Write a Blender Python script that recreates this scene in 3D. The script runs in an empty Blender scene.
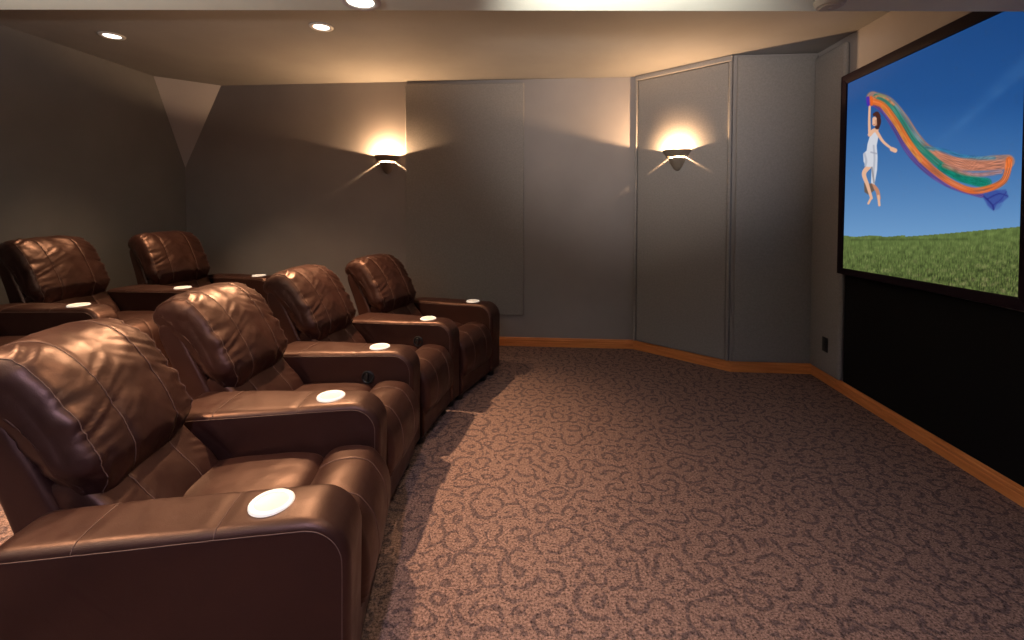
import bpy, math, random
import numpy as np
from mathutils import Vector, Matrix, noise as mnoise

C = bpy.context.scene.collection
scene = bpy.context.scene
random.seed(4)
PI = math.pi

# ------------------------------------------------------------------ camera
FPX, PITCH, ROLL, PY, HC = 460.5352, 0.0273, 0.0019, 222.1173, 1.4115
cam = bpy.data.cameras.new('camera')
cam.sensor_width = 36.0
cam.sensor_fit = 'HORIZONTAL'
cam.lens = FPX * 36.0 / 1024.0
cam.shift_y = -(320.0 - PY) / 1024.0
cam.clip_start = 0.02
camo = bpy.data.objects.new('camera', cam)
C.objects.link(camo)
camo.matrix_world = Matrix.Translation((0, 0, HC)) @ Matrix.Rotation(PI / 2 - PITCH, 4, 'X') @ Matrix.Rotation(ROLL, 4, 'Z')
scene.camera = camo

vs = scene.view_settings
scene.display_settings.display_device = 'sRGB'
vs.view_transform = 'Standard'
vs.look = 'None'
vs.gamma = 1.0
vs.use_curve_mapping = False
vs.exposure = 0.0

# ------------------------------------------------------------------ room plan (metres)
H = 2.74
TH = -0.0796
D2 = np.array([math.cos(TH), math.sin(TH)])       # along the back wall, to the right
N2 = np.array([math.sin(TH), -math.cos(TH)])      # from the back wall into the room
F1 = np.array([1.2348, 4.6496])
F2 = np.array([1.9187, 3.9945])
F3 = F2 + 0.6757 * D2
LB = F1 - 4.8108 * D2
RN = F3 + 6.6 * N2
LN = LB + 7.3 * N2

# ------------------------------------------------------------------ materials
def s2l(c):
    return tuple(((x / 255.0) / 12.92 if x / 255.0 <= 0.04045 else ((x / 255.0 + 0.055) / 1.055) ** 2.4) for x in c)


def new_mat(name):
    m = bpy.data.materials.new(name)
    m.use_nodes = True
    nt = m.node_tree
    b = nt.nodes['Principled BSDF']
    return m, nt, b


def N(nt, t, **kw):
    n = nt.nodes.new(t)
    for k, v in kw.items():
        if k in n.inputs:
            n.inputs[k].default_value = v
        else:
            setattr(n, k, v)
    return n


def ramp(nt, stops):
    r = nt.nodes.new('ShaderNodeValToRGB')
    e = r.color_ramp.elements
    while len(e) > 1:
        e.remove(e[0])
    e[0].position = stops[0][0]
    e[0].color = (*stops[0][1], 1)
    for p, c in stops[1:]:
        k = e.new(p)
        k.color = (*c, 1)
    return r


def coords(nt, scale=(1, 1, 1)):
    tc = nt.nodes.new('ShaderNodeTexCoord')
    mp = nt.nodes.new('ShaderNodeMapping')
    mp.inputs['Scale'].default_value = scale
    nt.links.new(tc.outputs['Object'], mp.inputs['Vector'])
    return mp.outputs['Vector']


def paint(name, col, rough=0.85, bump=0.08, bscale=180, var=0.06, spec=0.3):
    m, nt, b = new_mat(name)
    v = coords(nt)
    nz = N(nt, 'ShaderNodeTexNoise', Scale=2.3, Detail=3.0)
    nt.links.new(v, nz.inputs['Vector'])
    r = ramp(nt, [(0.3, tuple(c * (1 - var) for c in col)), (0.7, tuple(c * (1 + var) for c in col))])
    nt.links.new(nz.outputs['Fac'], r.inputs['Fac'])
    nt.links.new(r.outputs['Color'], b.inputs['Base Color'])
    b.inputs['Roughness'].default_value = rough
    b.inputs['Specular IOR Level'].default_value = spec
    n2 = N(nt, 'ShaderNodeTexNoise', Scale=bscale, Detail=2.0)
    nt.links.new(v, n2.inputs['Vector'])
    bp = N(nt, 'ShaderNodeBump', Strength=bump, Distance=0.002)
    nt.links.new(n2.outputs['Fac'], bp.inputs['Height'])
    nt.links.new(bp.outputs['Normal'], b.inputs['Normal'])
    return m


def simple(name, col, rough=0.5, metal=0.0, emit=None, estr=0.0):
    m, nt, b = new_mat(name)
    v = coords(nt)
    nz = N(nt, 'ShaderNodeTexNoise', Scale=60.0, Detail=2.0)
    nt.links.new(v, nz.inputs['Vector'])
    r = ramp(nt, [(0.3, tuple(c * 0.96 for c in col)), (0.7, tuple(min(1, c * 1.04) for c in col))])
    nt.links.new(nz.outputs['Fac'], r.inputs['Fac'])
    nt.links.new(r.outputs['Color'], b.inputs['Base Color'])
    b.inputs['Roughness'].default_value = rough
    b.inputs['Metallic'].default_value = metal
    if emit:
        b.inputs['Emission Color'].default_value = (*emit, 1)
        b.inputs['Emission Strength'].default_value = estr
    return m


def leather():
    m, nt, b = new_mat('brown_leather')
    v = coords(nt)
    nz = N(nt, 'ShaderNodeTexNoise', Scale=5.0, Detail=4.0)
    nt.links.new(v, nz.inputs['Vector'])
    r = ramp(nt, [(0.3, LEATHER_DARK), (0.72, LEATHER_LIGHT)])
    nt.links.new(nz.outputs['Fac'], r.inputs['Fac'])
    nt.links.new(r.outputs['Color'], b.inputs['Base Color'])
    rr = ramp(nt, [(0.3, (0.37,) * 3), (0.7, (0.48,) * 3)])
    n3 = N(nt, 'ShaderNodeTexNoise', Scale=14.0, Detail=3.0)
    nt.links.new(v, n3.inputs['Vector'])
    nt.links.new(n3.outputs['Fac'], rr.inputs['Fac'])
    nt.links.new(rr.outputs['Color'], b.inputs['Roughness'])
    b.inputs['Specular IOR Level'].default_value = 0.75
    b.inputs['Specular Tint'].default_value = (1.0, 0.60, 0.49, 1)
    vo = N(nt, 'ShaderNodeTexVoronoi', Scale=330.0)
    nt.links.new(v, vo.inputs['Vector'])
    soft = N(nt, 'ShaderNodeTexNoise', Scale=26.0, Detail=4.0, Distortion=0.8)
    nt.links.new(v, soft.inputs['Vector'])
    b1 = N(nt, 'ShaderNodeBump', Strength=0.10, Distance=0.0015)
    nt.links.new(vo.outputs['Distance'], b1.inputs['Height'])
    b2 = N(nt, 'ShaderNodeBump', Strength=0.07, Distance=0.010)
    nt.links.new(soft.outputs['Fac'], b2.inputs['Height'])
    nt.links.new(b1.outputs['Normal'], b2.inputs['Normal'])
    nt.links.new(b2.outputs['Normal'], b.inputs['Normal'])
    return m


LEATHER_DARK = (0.0150, 0.0056, 0.0054)
LEATHER_LIGHT = (0.026, 0.0096, 0.0082)


def math_n(nt, op, a, b=None, c=None):
    m = nt.nodes.new('ShaderNodeMath')
    m.operation = op
    for i, x in enumerate((a, b, c)):
        if x is None:
            continue
        if isinstance(x, (int, float)):
            m.inputs[i].default_value = x
        else:
            nt.links.new(x, m.inputs[i])
    return m.outputs[0]


def carpet_mat():
    """woven curls: arcs round scattered centres, broken into strokes, under a yarn-scale speckle"""
    m, nt, b = new_mat('patterned_carpet')
    v = coords(nt)
    warp = N(nt, 'ShaderNodeTexNoise', Scale=6.0, Detail=1.5)
    nt.links.new(v, warp.inputs['Vector'])
    mx = N(nt, 'ShaderNodeMixRGB', blend_type='LINEAR_LIGHT')
    mx.inputs['Fac'].default_value = 0.035
    nt.links.new(v, mx.inputs['Color1'])
    nt.links.new(warp.outputs['Color'], mx.inputs['Color2'])

    def curls(scale, period, off):
        mp = nt.nodes.new('ShaderNodeMapping')
        mp.inputs['Location'].default_value = off
        nt.links.new(mx.outputs['Color'], mp.inputs['Vector'])
        vo = N(nt, 'ShaderNodeTexVoronoi', Scale=scale, voronoi_dimensions='2D')
        nt.links.new(mp.outputs['Vector'], vo.inputs['Vector'])
        sep = nt.nodes.new('ShaderNodeSeparateColor')
        nt.links.new(vo.outputs['Color'], sep.inputs['Color'])
        ph = math_n(nt, 'MULTIPLY_ADD', vo.outputs['Distance'], 2 * PI / period, math_n(nt, 'MULTIPLY', sep.outputs[0], 6.0))
        return math_n(nt, 'SINE', ph)
    c1 = curls(8.4, 0.46, (0, 0, 0))
    c2 = curls(7.2, 0.42, (3.3, 1.7, 0))
    brk = N(nt, 'ShaderNodeTexNoise', Scale=9.0, Detail=1.0)
    nt.links.new(mx.outputs['Color'], brk.inputs['Vector'])
    sel = N(nt, 'ShaderNodeMapRange')
    sel.inputs['From Min'].default_value = 0.44
    sel.inputs['From Max'].default_value = 0.56
    nt.links.new(brk.outputs['Fac'], sel.inputs['Value'])
    mixf = N(nt, 'ShaderNodeMix', data_type='FLOAT')
    nt.links.new(sel.outputs['Result'], mixf.inputs[0])
    nt.links.new(c1, mixf.inputs[2])
    nt.links.new(c2, mixf.inputs[3])
    fine = N(nt, 'ShaderNodeTexNoise', Scale=105.0, Detail=2.5, Roughness=0.9)
    nt.links.new(v, fine.inputs['Vector'])
    mid = N(nt, 'ShaderNodeTexNoise', Scale=60.0, Detail=1.0)
    nt.links.new(v, mid.inputs['Vector'])
    line = math_n(nt, 'MULTIPLY_ADD', math_n(nt, 'SUBTRACT', mid.outputs['Fac'], 0.5), 2.2, mixf.outputs[0])
    line2 = N(nt, 'ShaderNodeMapRange', interpolation_type='SMOOTHSTEP')
    line2.inputs['From Min'].default_value = 0.05
    line2.inputs['From Max'].default_value = 1.0
    nt.links.new(line, line2.inputs['Value'])
    r = ramp(nt, [(0.0, CARPET_LIGHT), (1.0, CARPET_DARK)])
    nt.links.new(line2.outputs['Result'], r.inputs['Fac'])
    spk = N(nt, 'ShaderNodeMapRange')
    spk.inputs['From Min'].default_value = 0.32
    spk.inputs['From Max'].default_value = 0.68
    spk.inputs['To Min'].default_value = 0.12
    spk.inputs['To Max'].default_value = 1.88
    nt.links.new(fine.outputs['Fac'], spk.inputs['Value'])
    mm = N(nt, 'ShaderNodeVectorMath', operation='SCALE')
    nt.links.new(r.outputs['Color'], mm.inputs[0])
    nt.links.new(spk.outputs['Result'], mm.inputs['Scale'])
    nt.links.new(mm.outputs[0], b.inputs['Base Color'])
    b.inputs['Roughness'].default_value = 1.0
    b.inputs['Specular IOR Level'].default_value = 0.03
    bp = N(nt, 'ShaderNodeBump', Strength=0.4, Distance=0.005)
    nt.links.new(fine.outputs['Fac'], bp.inputs['Height'])
    nt.links.new(bp.outputs['Normal'], b.inputs['Normal'])
    return m


CARPET_LIGHT = (0.238, 0.156, 0.136)
CARPET_MID = (0.185, 0.125, 0.106)
CARPET_DARK = (0.118, 0.084, 0.085)


def wood_mat():
    m, nt, b = new_mat('oak_wood')
    tc = nt.nodes.new('ShaderNodeTexCoord')
    mp = nt.nodes.new('ShaderNodeMapping')
    mp.inputs['Scale'].default_value = (3.0, 40.0, 60.0)
    nt.links.new(tc.outputs['UV'], mp.inputs['Vector'])
    nz = N(nt, 'ShaderNodeTexNoise', Scale=1.0, Detail=5.0, Distortion=0.6)
    nt.links.new(mp.outputs['Vector'], nz.inputs['Vector'])
    r = ramp(nt, [(0.25, (0.58, 0.185, 0.048)), (0.55, (0.78, 0.28, 0.08)), (0.8, (0.86, 0.37, 0.125))])
    nt.links.new(nz.outputs['Fac'], r.inputs['Fac'])
    nt.links.new(r.outputs['Color'], b.inputs['Base Color'])
    b.inputs['Roughness'].default_value = 0.38
    return m


def fabric(name, col, rough=0.9):
    m, nt, b = new_mat(name)
    v = coords(nt)
    w = N(nt, 'ShaderNodeTexNoise', Scale=70.0, Detail=3.0, Roughness=0.7)
    nt.links.new(v, w.inputs['Vector'])
    r = ramp(nt, [(0.3, tuple(c * 0.9 for c in col)), (0.7, tuple(c * 1.1 for c in col))])
    nt.links.new(w.outputs['Fac'], r.inputs['Fac'])
    nt.links.new(r.outputs['Color'], b.inputs['Base Color'])
    b.inputs['Roughness'].default_value = rough
    b.inputs['Specular IOR Level'].default_value = 0.25
    f = N(nt, 'ShaderNodeTexNoise', Scale=420.0, Detail=1.0)
    nt.links.new(v, f.inputs['Vector'])
    bp = N(nt, 'ShaderNodeBump', Strength=0.12, Distance=0.002)
    nt.links.new(f.outputs['Fac'], bp.inputs['Height'])
    nt.links.new(bp.outputs['Normal'], b.inputs['Normal'])
    return m


M = {}
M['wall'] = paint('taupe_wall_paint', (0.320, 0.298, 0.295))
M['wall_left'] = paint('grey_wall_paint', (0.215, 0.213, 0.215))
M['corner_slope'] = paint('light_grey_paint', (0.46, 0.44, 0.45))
M['ceiling'] = paint('taupe_ceiling_paint', (0.30, 0.29, 0.275), bump=0.05)
M['soffit'] = paint('pale_soffit_paint', (0.80, 0.86, 0.76), bump=0.25, bscale=260)
M['panel'] = fabric('grey_panel_fabric', (0.300, 0.286, 0.278))
M['black'] = fabric('wall_shade_black', (0.0025, 0.0025, 0.0028))  # near-black colour stands for the unlit wall under the screen
M['leather'] = leather()
M['thread'] = simple('seam_thread', (0.13, 0.07, 0.055), 0.6)
M['foot'] = simple('black_plastic', (0.012, 0.011, 0.011), 0.4)
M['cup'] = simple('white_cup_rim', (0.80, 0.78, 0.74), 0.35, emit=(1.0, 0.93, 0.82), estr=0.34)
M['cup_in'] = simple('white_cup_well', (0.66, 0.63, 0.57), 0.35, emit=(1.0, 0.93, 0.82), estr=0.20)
M['carpet'] = carpet_mat()
M['wood'] = wood_mat()
M['sconce'] = simple('taupe_sconce_metal', (0.20, 0.165, 0.13), 0.5)
M['frame'] = simple('plum_black_frame', (0.012, 0.005, 0.011), 0.6)
M['frame'].node_tree.nodes['Principled BSDF'].inputs['Specular IOR Level'].default_value = 0.15
M['trim_white'] = simple('white_lamp_trim', (0.75, 0.73, 0.70), 0.45)
M['lamp_glow'] = simple('lamp_lens', (0.9, 0.9, 0.85), 0.4, emit=(1.0, 0.93, 0.80), estr=6.0)
M['detector'] = simple('cream_plastic', (0.60, 0.57, 0.47), 0.5)
M['outlet'] = simple('black_outlet_plastic', (0.008, 0.008, 0.008), 0.5)

# ------------------------------------------------------------------ mesh helpers
def mesh_obj(name, verts, faces, mat, parent=None, smooth=True, angle=None):
    me = bpy.data.meshes.new(name)
    me.from_pydata([tuple(map(float, v)) for v in verts], [], [tuple(int(i) for i in f) for f in faces])
    me.validate()
    me.update()
    fix_normals(me)
    if smooth:
        for p in me.polygons:
            p.use_smooth = True
        if angle:
            try:
                me.set_sharp_from_angle(angle=math.radians(angle))
            except Exception:
                pass
    if mat:
        me.materials.append(mat)
    o = bpy.data.objects.new(name, me)
    C.objects.link(o)
    if parent:
        o.parent = parent
    return o


def fix_normals(me):
    import bmesh
    bm = bmesh.new()
    bm.from_mesh(me)
    bmesh.ops.recalc_face_normals(bm, faces=bm.faces)
    bm.to_mesh(me)
    bm.free()


def share(src, parent, loc=None, rotz=None):
    o = bpy.data.objects.new(src.name.split('.')[0], src.data)
    C.objects.link(o)
    o.parent = parent
    if loc is not None:
        o.location = loc
    if rotz is not None:
        o.rotation_euler = (0, 0, rotz)
    return o


def tag(o, label, cat, group=None):
    o['label'] = label
    o['category'] = cat
    if group:
        o['group'] = group
    return o


def struct(o):
    o['kind'] = 'structure'
    return o


def empty(name, loc, rotz=0):
    o = bpy.data.objects.new(name, None)
    o.empty_display_size = 0.1
    C.objects.link(o)
    o.location = loc
    o.rotation_euler = (0, 0, rotz)
    return o


def closed_spline(pts, n):
    """Catmull-Rom closed curve through pts, resampled evenly."""
    P = np.array(pts, float)
    k = len(P)
    out = []
    for i in range(k):
        p0, p1, p2, p3 = P[i - 1], P[i], P[(i + 1) % k], P[(i + 2) % k]
        for t in np.linspace(0, 1, 24, endpoint=False):
            out.append(0.5 * ((2 * p1) + (-p0 + p2) * t + (2 * p0 - 5 * p1 + 4 * p2 - p3) * t * t + (-p0 + 3 * p1 - 3 * p2 + p3) * t ** 3))
    out = np.array(out)
    return resample(out, n)


def resample(out, n):
    q = np.vstack([out, out[:1]])
    L = np.r_[0, np.cumsum(np.linalg.norm(np.diff(q, axis=0), axis=1))]
    s = np.linspace(0, L[-1], n, endpoint=False)
    return np.c_[np.interp(s, L, q[:, 0]), np.interp(s, L, q[:, 1])]


def prof_normals(p):
    t = np.roll(p, -1, 0) - np.roll(p, 1, 0)
    area = 0.5 * np.sum(p[:, 0] * np.roll(p[:, 1], -1) - np.roll(p[:, 0], -1) * p[:, 1])
    n = np.c_[t[:, 1], -t[:, 0]]
    if area < 0:
        n = -n
    return n / (np.linalg.norm(n, axis=1)[:, None] + 1e-9)


def vnoise(P, sc, seed=0.0):
    return np.array([mnoise.noise(Vector((p[0] * sc + seed, p[1] * sc - seed, p[2] * sc + 2 * seed))) for p in P.reshape(-1, 3)]).reshape(P.shape[:-1])


def loft(prof, W, r=0.03, bulge=0.0, M_=60, K=7, disp=None, xs=None):
    """Cushion-like solid: a closed (y,z) profile swept along x between -W and W with rounded ends.
    Returns the vertex grid (rings x N x 3) and the faces."""
    p = np.array(prof)
    n = prof_normals(p)
    cen = p.mean(0)
    ring = []
    th = np.linspace(PI / 2, 0, 7)
    body = np.linspace(-W + r, W - r, M_) if xs is None else xs
    left = []
    capp = p - n * r
    for rho in np.linspace(0.06, 1.0, K, endpoint=False):
        left.append((-W - bulge * (1 - rho ** 2), cen + (capp - cen) * rho))
    for a in th[:-1]:
        left.append((-W + r - r * math.sin(a), p - n * (r * (1 - math.cos(a)))))
    rings = left + [(x, p) for x in body] + [(-x, q) for x, q in reversed(left)]
    G = np.zeros((len(rings), len(p), 3))
    for i, (x, q) in enumerate(rings):
        G[i, :, 0] = x
        G[i, :, 1:] = q
    if disp is not None:
        du = np.gradient(G, axis=0)
        dv = np.roll(G, -1, 1) - np.roll(G, 1, 1)
        nn = np.cross(du, dv)
        nn /= np.linalg.norm(nn, axis=2)[:, :, None] + 1e-12
        # orient outward
        mid = len(rings) // 2
        if np.sum(nn[mid, :, 1:] * n) < 0:
            nn = -nn
        v = np.tile(np.arange(len(p)) / len(p), (len(rings), 1))
        G = G + nn * disp(G, v)[:, :, None]
    return G, grid_faces(G)


def grid_faces(G):
    R, n = G.shape[:2]
    F = []
    for i in range(R - 1):
        for j in range(n):
            a = i * n + j
            b = i * n + (j + 1) % n
            F.append((a, b, b + n, a + n))
    F.append(tuple(range(n)))
    F.append(tuple(range((R - 1) * n, R * n))[::-1])
    return F


def tube(paths, rad, sides=6):
    V, F = [], []
    for P in paths:
        P = np.array(P, float)
        T = np.gradient(P, axis=0)
        T /= np.linalg.norm(T, axis=1)[:, None] + 1e-9
        up = np.array([0.31, 0.17, 0.93])
        base = len(V)
        for i in range(len(P)):
            a = np.cross(T[i], up)
            if np.linalg.norm(a) < 0.05:
                a = np.cross(T[i], np.array([1.0, 0.2, 0.1]))
            a /= np.linalg.norm(a)
            b = np.cross(T[i], a)
            for k in range(sides):
                an = 2 * PI * k / sides
                V.append(P[i] + rad * (math.cos(an) * a + math.sin(an) * b))
        for i in range(len(P) - 1):
            for k in range(sides):
                x = base + i * sides + k
                y = base + i * sides + (k + 1) % sides
                F.append((x, y, y + sides, x + sides))
        F.append(tuple(base + k for k in range(sides)))
        F.append(tuple(base + (len(P) - 1) * sides + k for k in range(sides))[::-1])
    return V, F


def lathe(prof, n=40, a0=0.0, a1=2 * PI):
    """prof: list of (r,z); revolved about z."""
    full = abs((a1 - a0) - 2 * PI) < 1e-6
    V, F = [], []
    m = n if full else n + 1
    for i in range(m):
        a = a0 + (a1 - a0) * i / n
        for r, z in prof:
            V.append((r * math.cos(a), r * math.sin(a), z))
    k = len(prof)
    for i in range(n):
        for j in range(k - 1):
            a = i * k + j
            b = ((i + 1) % m) * k + j
            F.append((a, b, b + 1, a + 1))
    return V, F


def box(x0, x1, y0, y1, z0, z1):
    V = [(x, y, z) for x in (x0, x1) for y in (y0, y1) for z in (z0, z1)]
    F = [(0, 1, 3, 2), (4, 6, 7, 5), (0, 4, 5, 1), (2, 3, 7, 6), (0, 2, 6, 4), (1, 5, 7, 3)]
    return V, F


def bevel(o, w, seg=3):
    import bmesh
    bm = bmesh.new()
    bm.from_mesh(o.data)
    bmesh.ops.bevel(bm, geom=list(bm.edges), offset=w, segments=seg, affect='EDGES', profile=0.5)
    bm.to_mesh(o.data)
    bm.free()
    for p in o.data.polygons:
        p.use_smooth = True
    try:
        o.data.set_sharp_from_angle(angle=math.radians(50))
    except Exception:
        pass


def prism(name, poly, z0, z1, mat, parent=None):
    n = len(poly)
    V = [(x, y, z0) for x, y in poly] + [(x, y, z1) for x, y in poly]
    F = [tuple(range(n))[::-1], tuple(range(n, 2 * n))]
    for i in range(n):
        j = (i + 1) % n
        F.append((i, j, j + n, i + n))
    return mesh_obj(name, V, F, mat, parent, smooth=False)


# ------------------------------------------------------------------ the room shell
plan = [LB, F1, F2, F3, RN, LN]


def wall(name, a, b, mat, t=0.12):
    d = (b - a) / np.linalg.norm(b - a)
    n = np.array([-d[1], d[0]])          # outward (plan runs clockwise seen from above)
    e = 0.0
    return struct(prism(name, [a - d * e, b + d * e, b + d * (e) + n * t, a - d * e + n * t], 0.0, H, mat))


wall('wall_back', LB, F1, M['wall'])
wall('wall_angled', F1, F2, M['wall'])
wall('wall_corner', F2, F3, M['wall'])
wall('wall_right', F3, RN, M['wall'])
wall('wall_near', RN, LN, M['wall'])
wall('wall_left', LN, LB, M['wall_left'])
fl = prism('floor', [p * 1.0 for p in plan], -0.1, 0.0, M['carpet'])
struct(fl)
cg = prism('ceiling', [p * 1.0 for p in plan], H, H + 0.1, M['ceiling'])
struct(cg)

# the low ceiling over the near half of the room
SZ, SY = 2.285, 2.047
def line_y(a, b, y):
    t = (y - a[1]) / (b[1] - a[1])
    return a + (b - a) * t
sr, sl = line_y(F3, RN, SY), line_y(LN, LB, SY)
sof = prism('ceiling_low', [sl, sr, RN, LN], SZ, H - 0.002, M['soffit'])
struct(sof)

# sloped corner piece where left wall, back wall and ceiling meet
A_ = LB + 0.385 * N2
B_ = LB + 0.425 * D2
ZC = 1.86
e_ = 0.0
V = [(*A_, H), (*B_, H), (*LB, ZC), (*LB, H)]
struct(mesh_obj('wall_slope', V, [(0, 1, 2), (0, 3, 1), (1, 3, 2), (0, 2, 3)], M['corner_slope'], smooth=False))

# raised carpeted platform under the back row
RC = np.array([2.895, 2.215])
RR = 4.66
arc = []
for a in np.linspace(math.radians(142.0), math.radians(222.0), 40):
    p = RC + RR * np.array([math.cos(a), math.sin(a)])
    arc.append(p)
def s_of(p):
    return np.dot(p - LB, D2), np.dot(p - LB, N2)
inside = []
for p in arc:
    s, n_ = s_of(p)
    if n_ > 0.02 and s > 0.02:
        inside.append(p)
# close against the back wall and the left wall
s0, _ = s_of(inside[0])
sE, nE = s_of(inside[-1])
poly = [LB + D2 * 0.002 + N2 * 0.002, LB + D2 * s0 + N2 * 0.002] + inside + [LB + N2 * nE + D2 * 0.002]
RZ = 0.19
riser = prism('floor_platform', poly, 0.0, RZ, M['carpet'])
struct(riser)

# baseboards: one per wall, mitred
BPROF = [(0.0, 0.0), (0.017, 0.0), (0.017, 0.046), (0.013, 0.050), (0.013, 0.056), (0.0165, 0.060), (0.0165, 0.068), (0.011, 0.075), (0.011, 0.081), (0.007, 0.089), (0.0, 0.090)]


def baseboard(name, a, b, prev=None, nxt=None):
    d = (b - a) / np.linalg.norm(b - a)
    n = np.array([d[1], -d[0]])          # into the room
    def mitre(at, other, sign):
        if other is None:
            return lambda o: at + n * o
        n2 = np.array([other[1], -other[0]])
        m = (n + n2)
        m = m / np.dot(m, n)
        return lambda o: at + m * o
    pa = mitre(a, prev, -1)
    pb = mitre(b, nxt, 1)
    L = np.linalg.norm(b - a)
    V, F = [], []
    k = len(BPROF)
    for f in (pa, pb):
        for o, z in BPROF:
            q = f(o)
            V.append((q[0], q[1], z))
    for j in range(k - 1):
        F.append((j, j + 1, j + 1 + k, j + k))
    F.append(tuple(range(k)))
    F.append(tuple(range(k, 2 * k))[::-1])
    o = mesh_obj(name, V, F, M['wood'], smooth=False)
    uv = o.data.uv_layers.new(name='UVMap')
    for lp in o.data.loops:
        co = o.data.vertices[lp.vertex_index].co
        uv.data[lp.index].uv = (np.dot(np.array(co[:2]) - a, d), co.z)
    return struct(o)


dirs = [D2, (F2 - F1) / np.linalg.norm(F2 - F1), D2, (RN - F3) / np.linalg.norm(RN - F3)]
bs = LB + D2 * (s0 + 0.01)
baseboard('baseboard_back', bs, F1, None, dirs[1])
baseboard('baseboard_angled', F1, F2, dirs[0], dirs[2])
baseboard('baseboard_corner', F2, F3, dirs[1], dirs[3])
baseboard('baseboard_right', F3, RN, dirs[2], None)

# ------------------------------------------------------------------ wall panels
def wall_panel(name, p0, d, s0, s1, z0, z1, t, mat, label, cat, bev=0.012, off=0.0):
    n = np.array([d[1], -d[0]])
    V, F = box(s0, s1, off - t if False else -(off + t), -off, z0, z1)
    o = mesh_obj(name, V, F, mat)
    bevel(o, bev)
    o.location = (p0[0], p0[1], 0)
    o.rotation_euler = (0, 0, math.atan2(d[1], d[0]))
    tag(o, label, cat)
    return o


DA = dirs[1]
LA = np.linalg.norm(F2 - F1)
wall_panel('acoustic_panel', F1, D2, -2.352, -1.115, 0.32, 2.703, 0.032, M['panel'],
           'tall grey fabric wall panel on the back wall right of the left sconce', 'wall panel', 0.014)
wall_panel('acoustic_panel', F1, DA, 0.045, LA - 0.045, 0.094, 2.685, 0.03, M['panel'],
           'grey framed wall panel on the angled wall behind the right sconce', 'wall panel', 0.012)
wall_panel('acoustic_panel', F2, D2, 0.012, np.linalg.norm(F3 - F2) - 0.012, 0.094, 2.722, 0.024, M['panel'],
           'plain grey wall panel between the right sconce panel and the screen wall', 'wall panel', 0.008)
side_panel = wall_panel('acoustic_panel', F3, N2, 0.03, 0.430, 0.094, 2.69, 0.045, M['panel'],
           'narrow grey wall panel at the left edge of the projection screen', 'wall panel', 0.022)
wall_panel('wall_shade_sheet', F3, N2, 0.436, 4.2, 0.094, 0.925, 0.012, M['black'],  # added sheet; its black puts in the shade below the screen
           'black sheet standing for the shade on the wall below the projection screen', 'wall panel', 0.004)

# angled-wall frame strips round the sconce panel
def strip(name, p0, d, s0, s1, z0, z1, t):
    V, F = box(s0, s1, -t, -0.001, z0, z1)
    o = mesh_obj(name, V, F, M['panel'])
    bevel(o, 0.006, 2)
    o.location = (p0[0], p0[1], 0)
    o.rotation_euler = (0, 0, math.atan2(d[1], d[0]))
    return struct(o)
strip('trim_1', F1, DA, 0.036, LA - 0.012, 2.69, 2.736, 0.045)
strip('trim_2', F1, DA, LA - 0.040, LA - 0.014, 0.095, 2.688, 0.04)
strip('trim_3', F1, DA, 0.018, 0.040, 0.095, 2.736, 0.04)

# black socket low on the narrow panel
def on_right(s, z, out):
    p = F3 + N2 * s - D2 * out
    return (p[0], p[1], z)
so = empty('wall_outlet', on_right(0.265, 0.33, 0.046), math.atan2(N2[1], N2[0]))
V, F = box(-0.036, 0.036, -0.007, 0.0, -0.058, 0.058)
pl = mesh_obj('cover_plate', V, F, M['outlet'], so)
bevel(pl, 0.003, 2)
for dz in (-0.024, 0.024):
    V, F = lathe([(0.0, 0.0), (0.016, 0.0), (0.016, 0.003), (0.0, 0.003)], 20)
    s = mesh_obj('socket', V, F, M['foot'], so, angle=40)
    s.location = (0, -0.0065, dz)
    s.rotation_euler = (PI / 2, 0, 0)
tag(so, 'black socket plate low on the narrow panel beside the screen wall', 'outlet')

# ------------------------------------------------------------------ wall sconces
def point_light(name, loc, power, col, size, parent=None):
    l = bpy.data.lights.new(name, 'POINT')
    l.energy = power
    l.color = col
    l.shadow_soft_size = size
    o = bpy.data.objects.new(name, l)
    C.objects.link(o)
    o.location = loc
    if parent:
        o.parent = parent
    return o


SCONCE_W, SCONCE_C = 58.0, (1.0, 0.60, 0.31)


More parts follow.
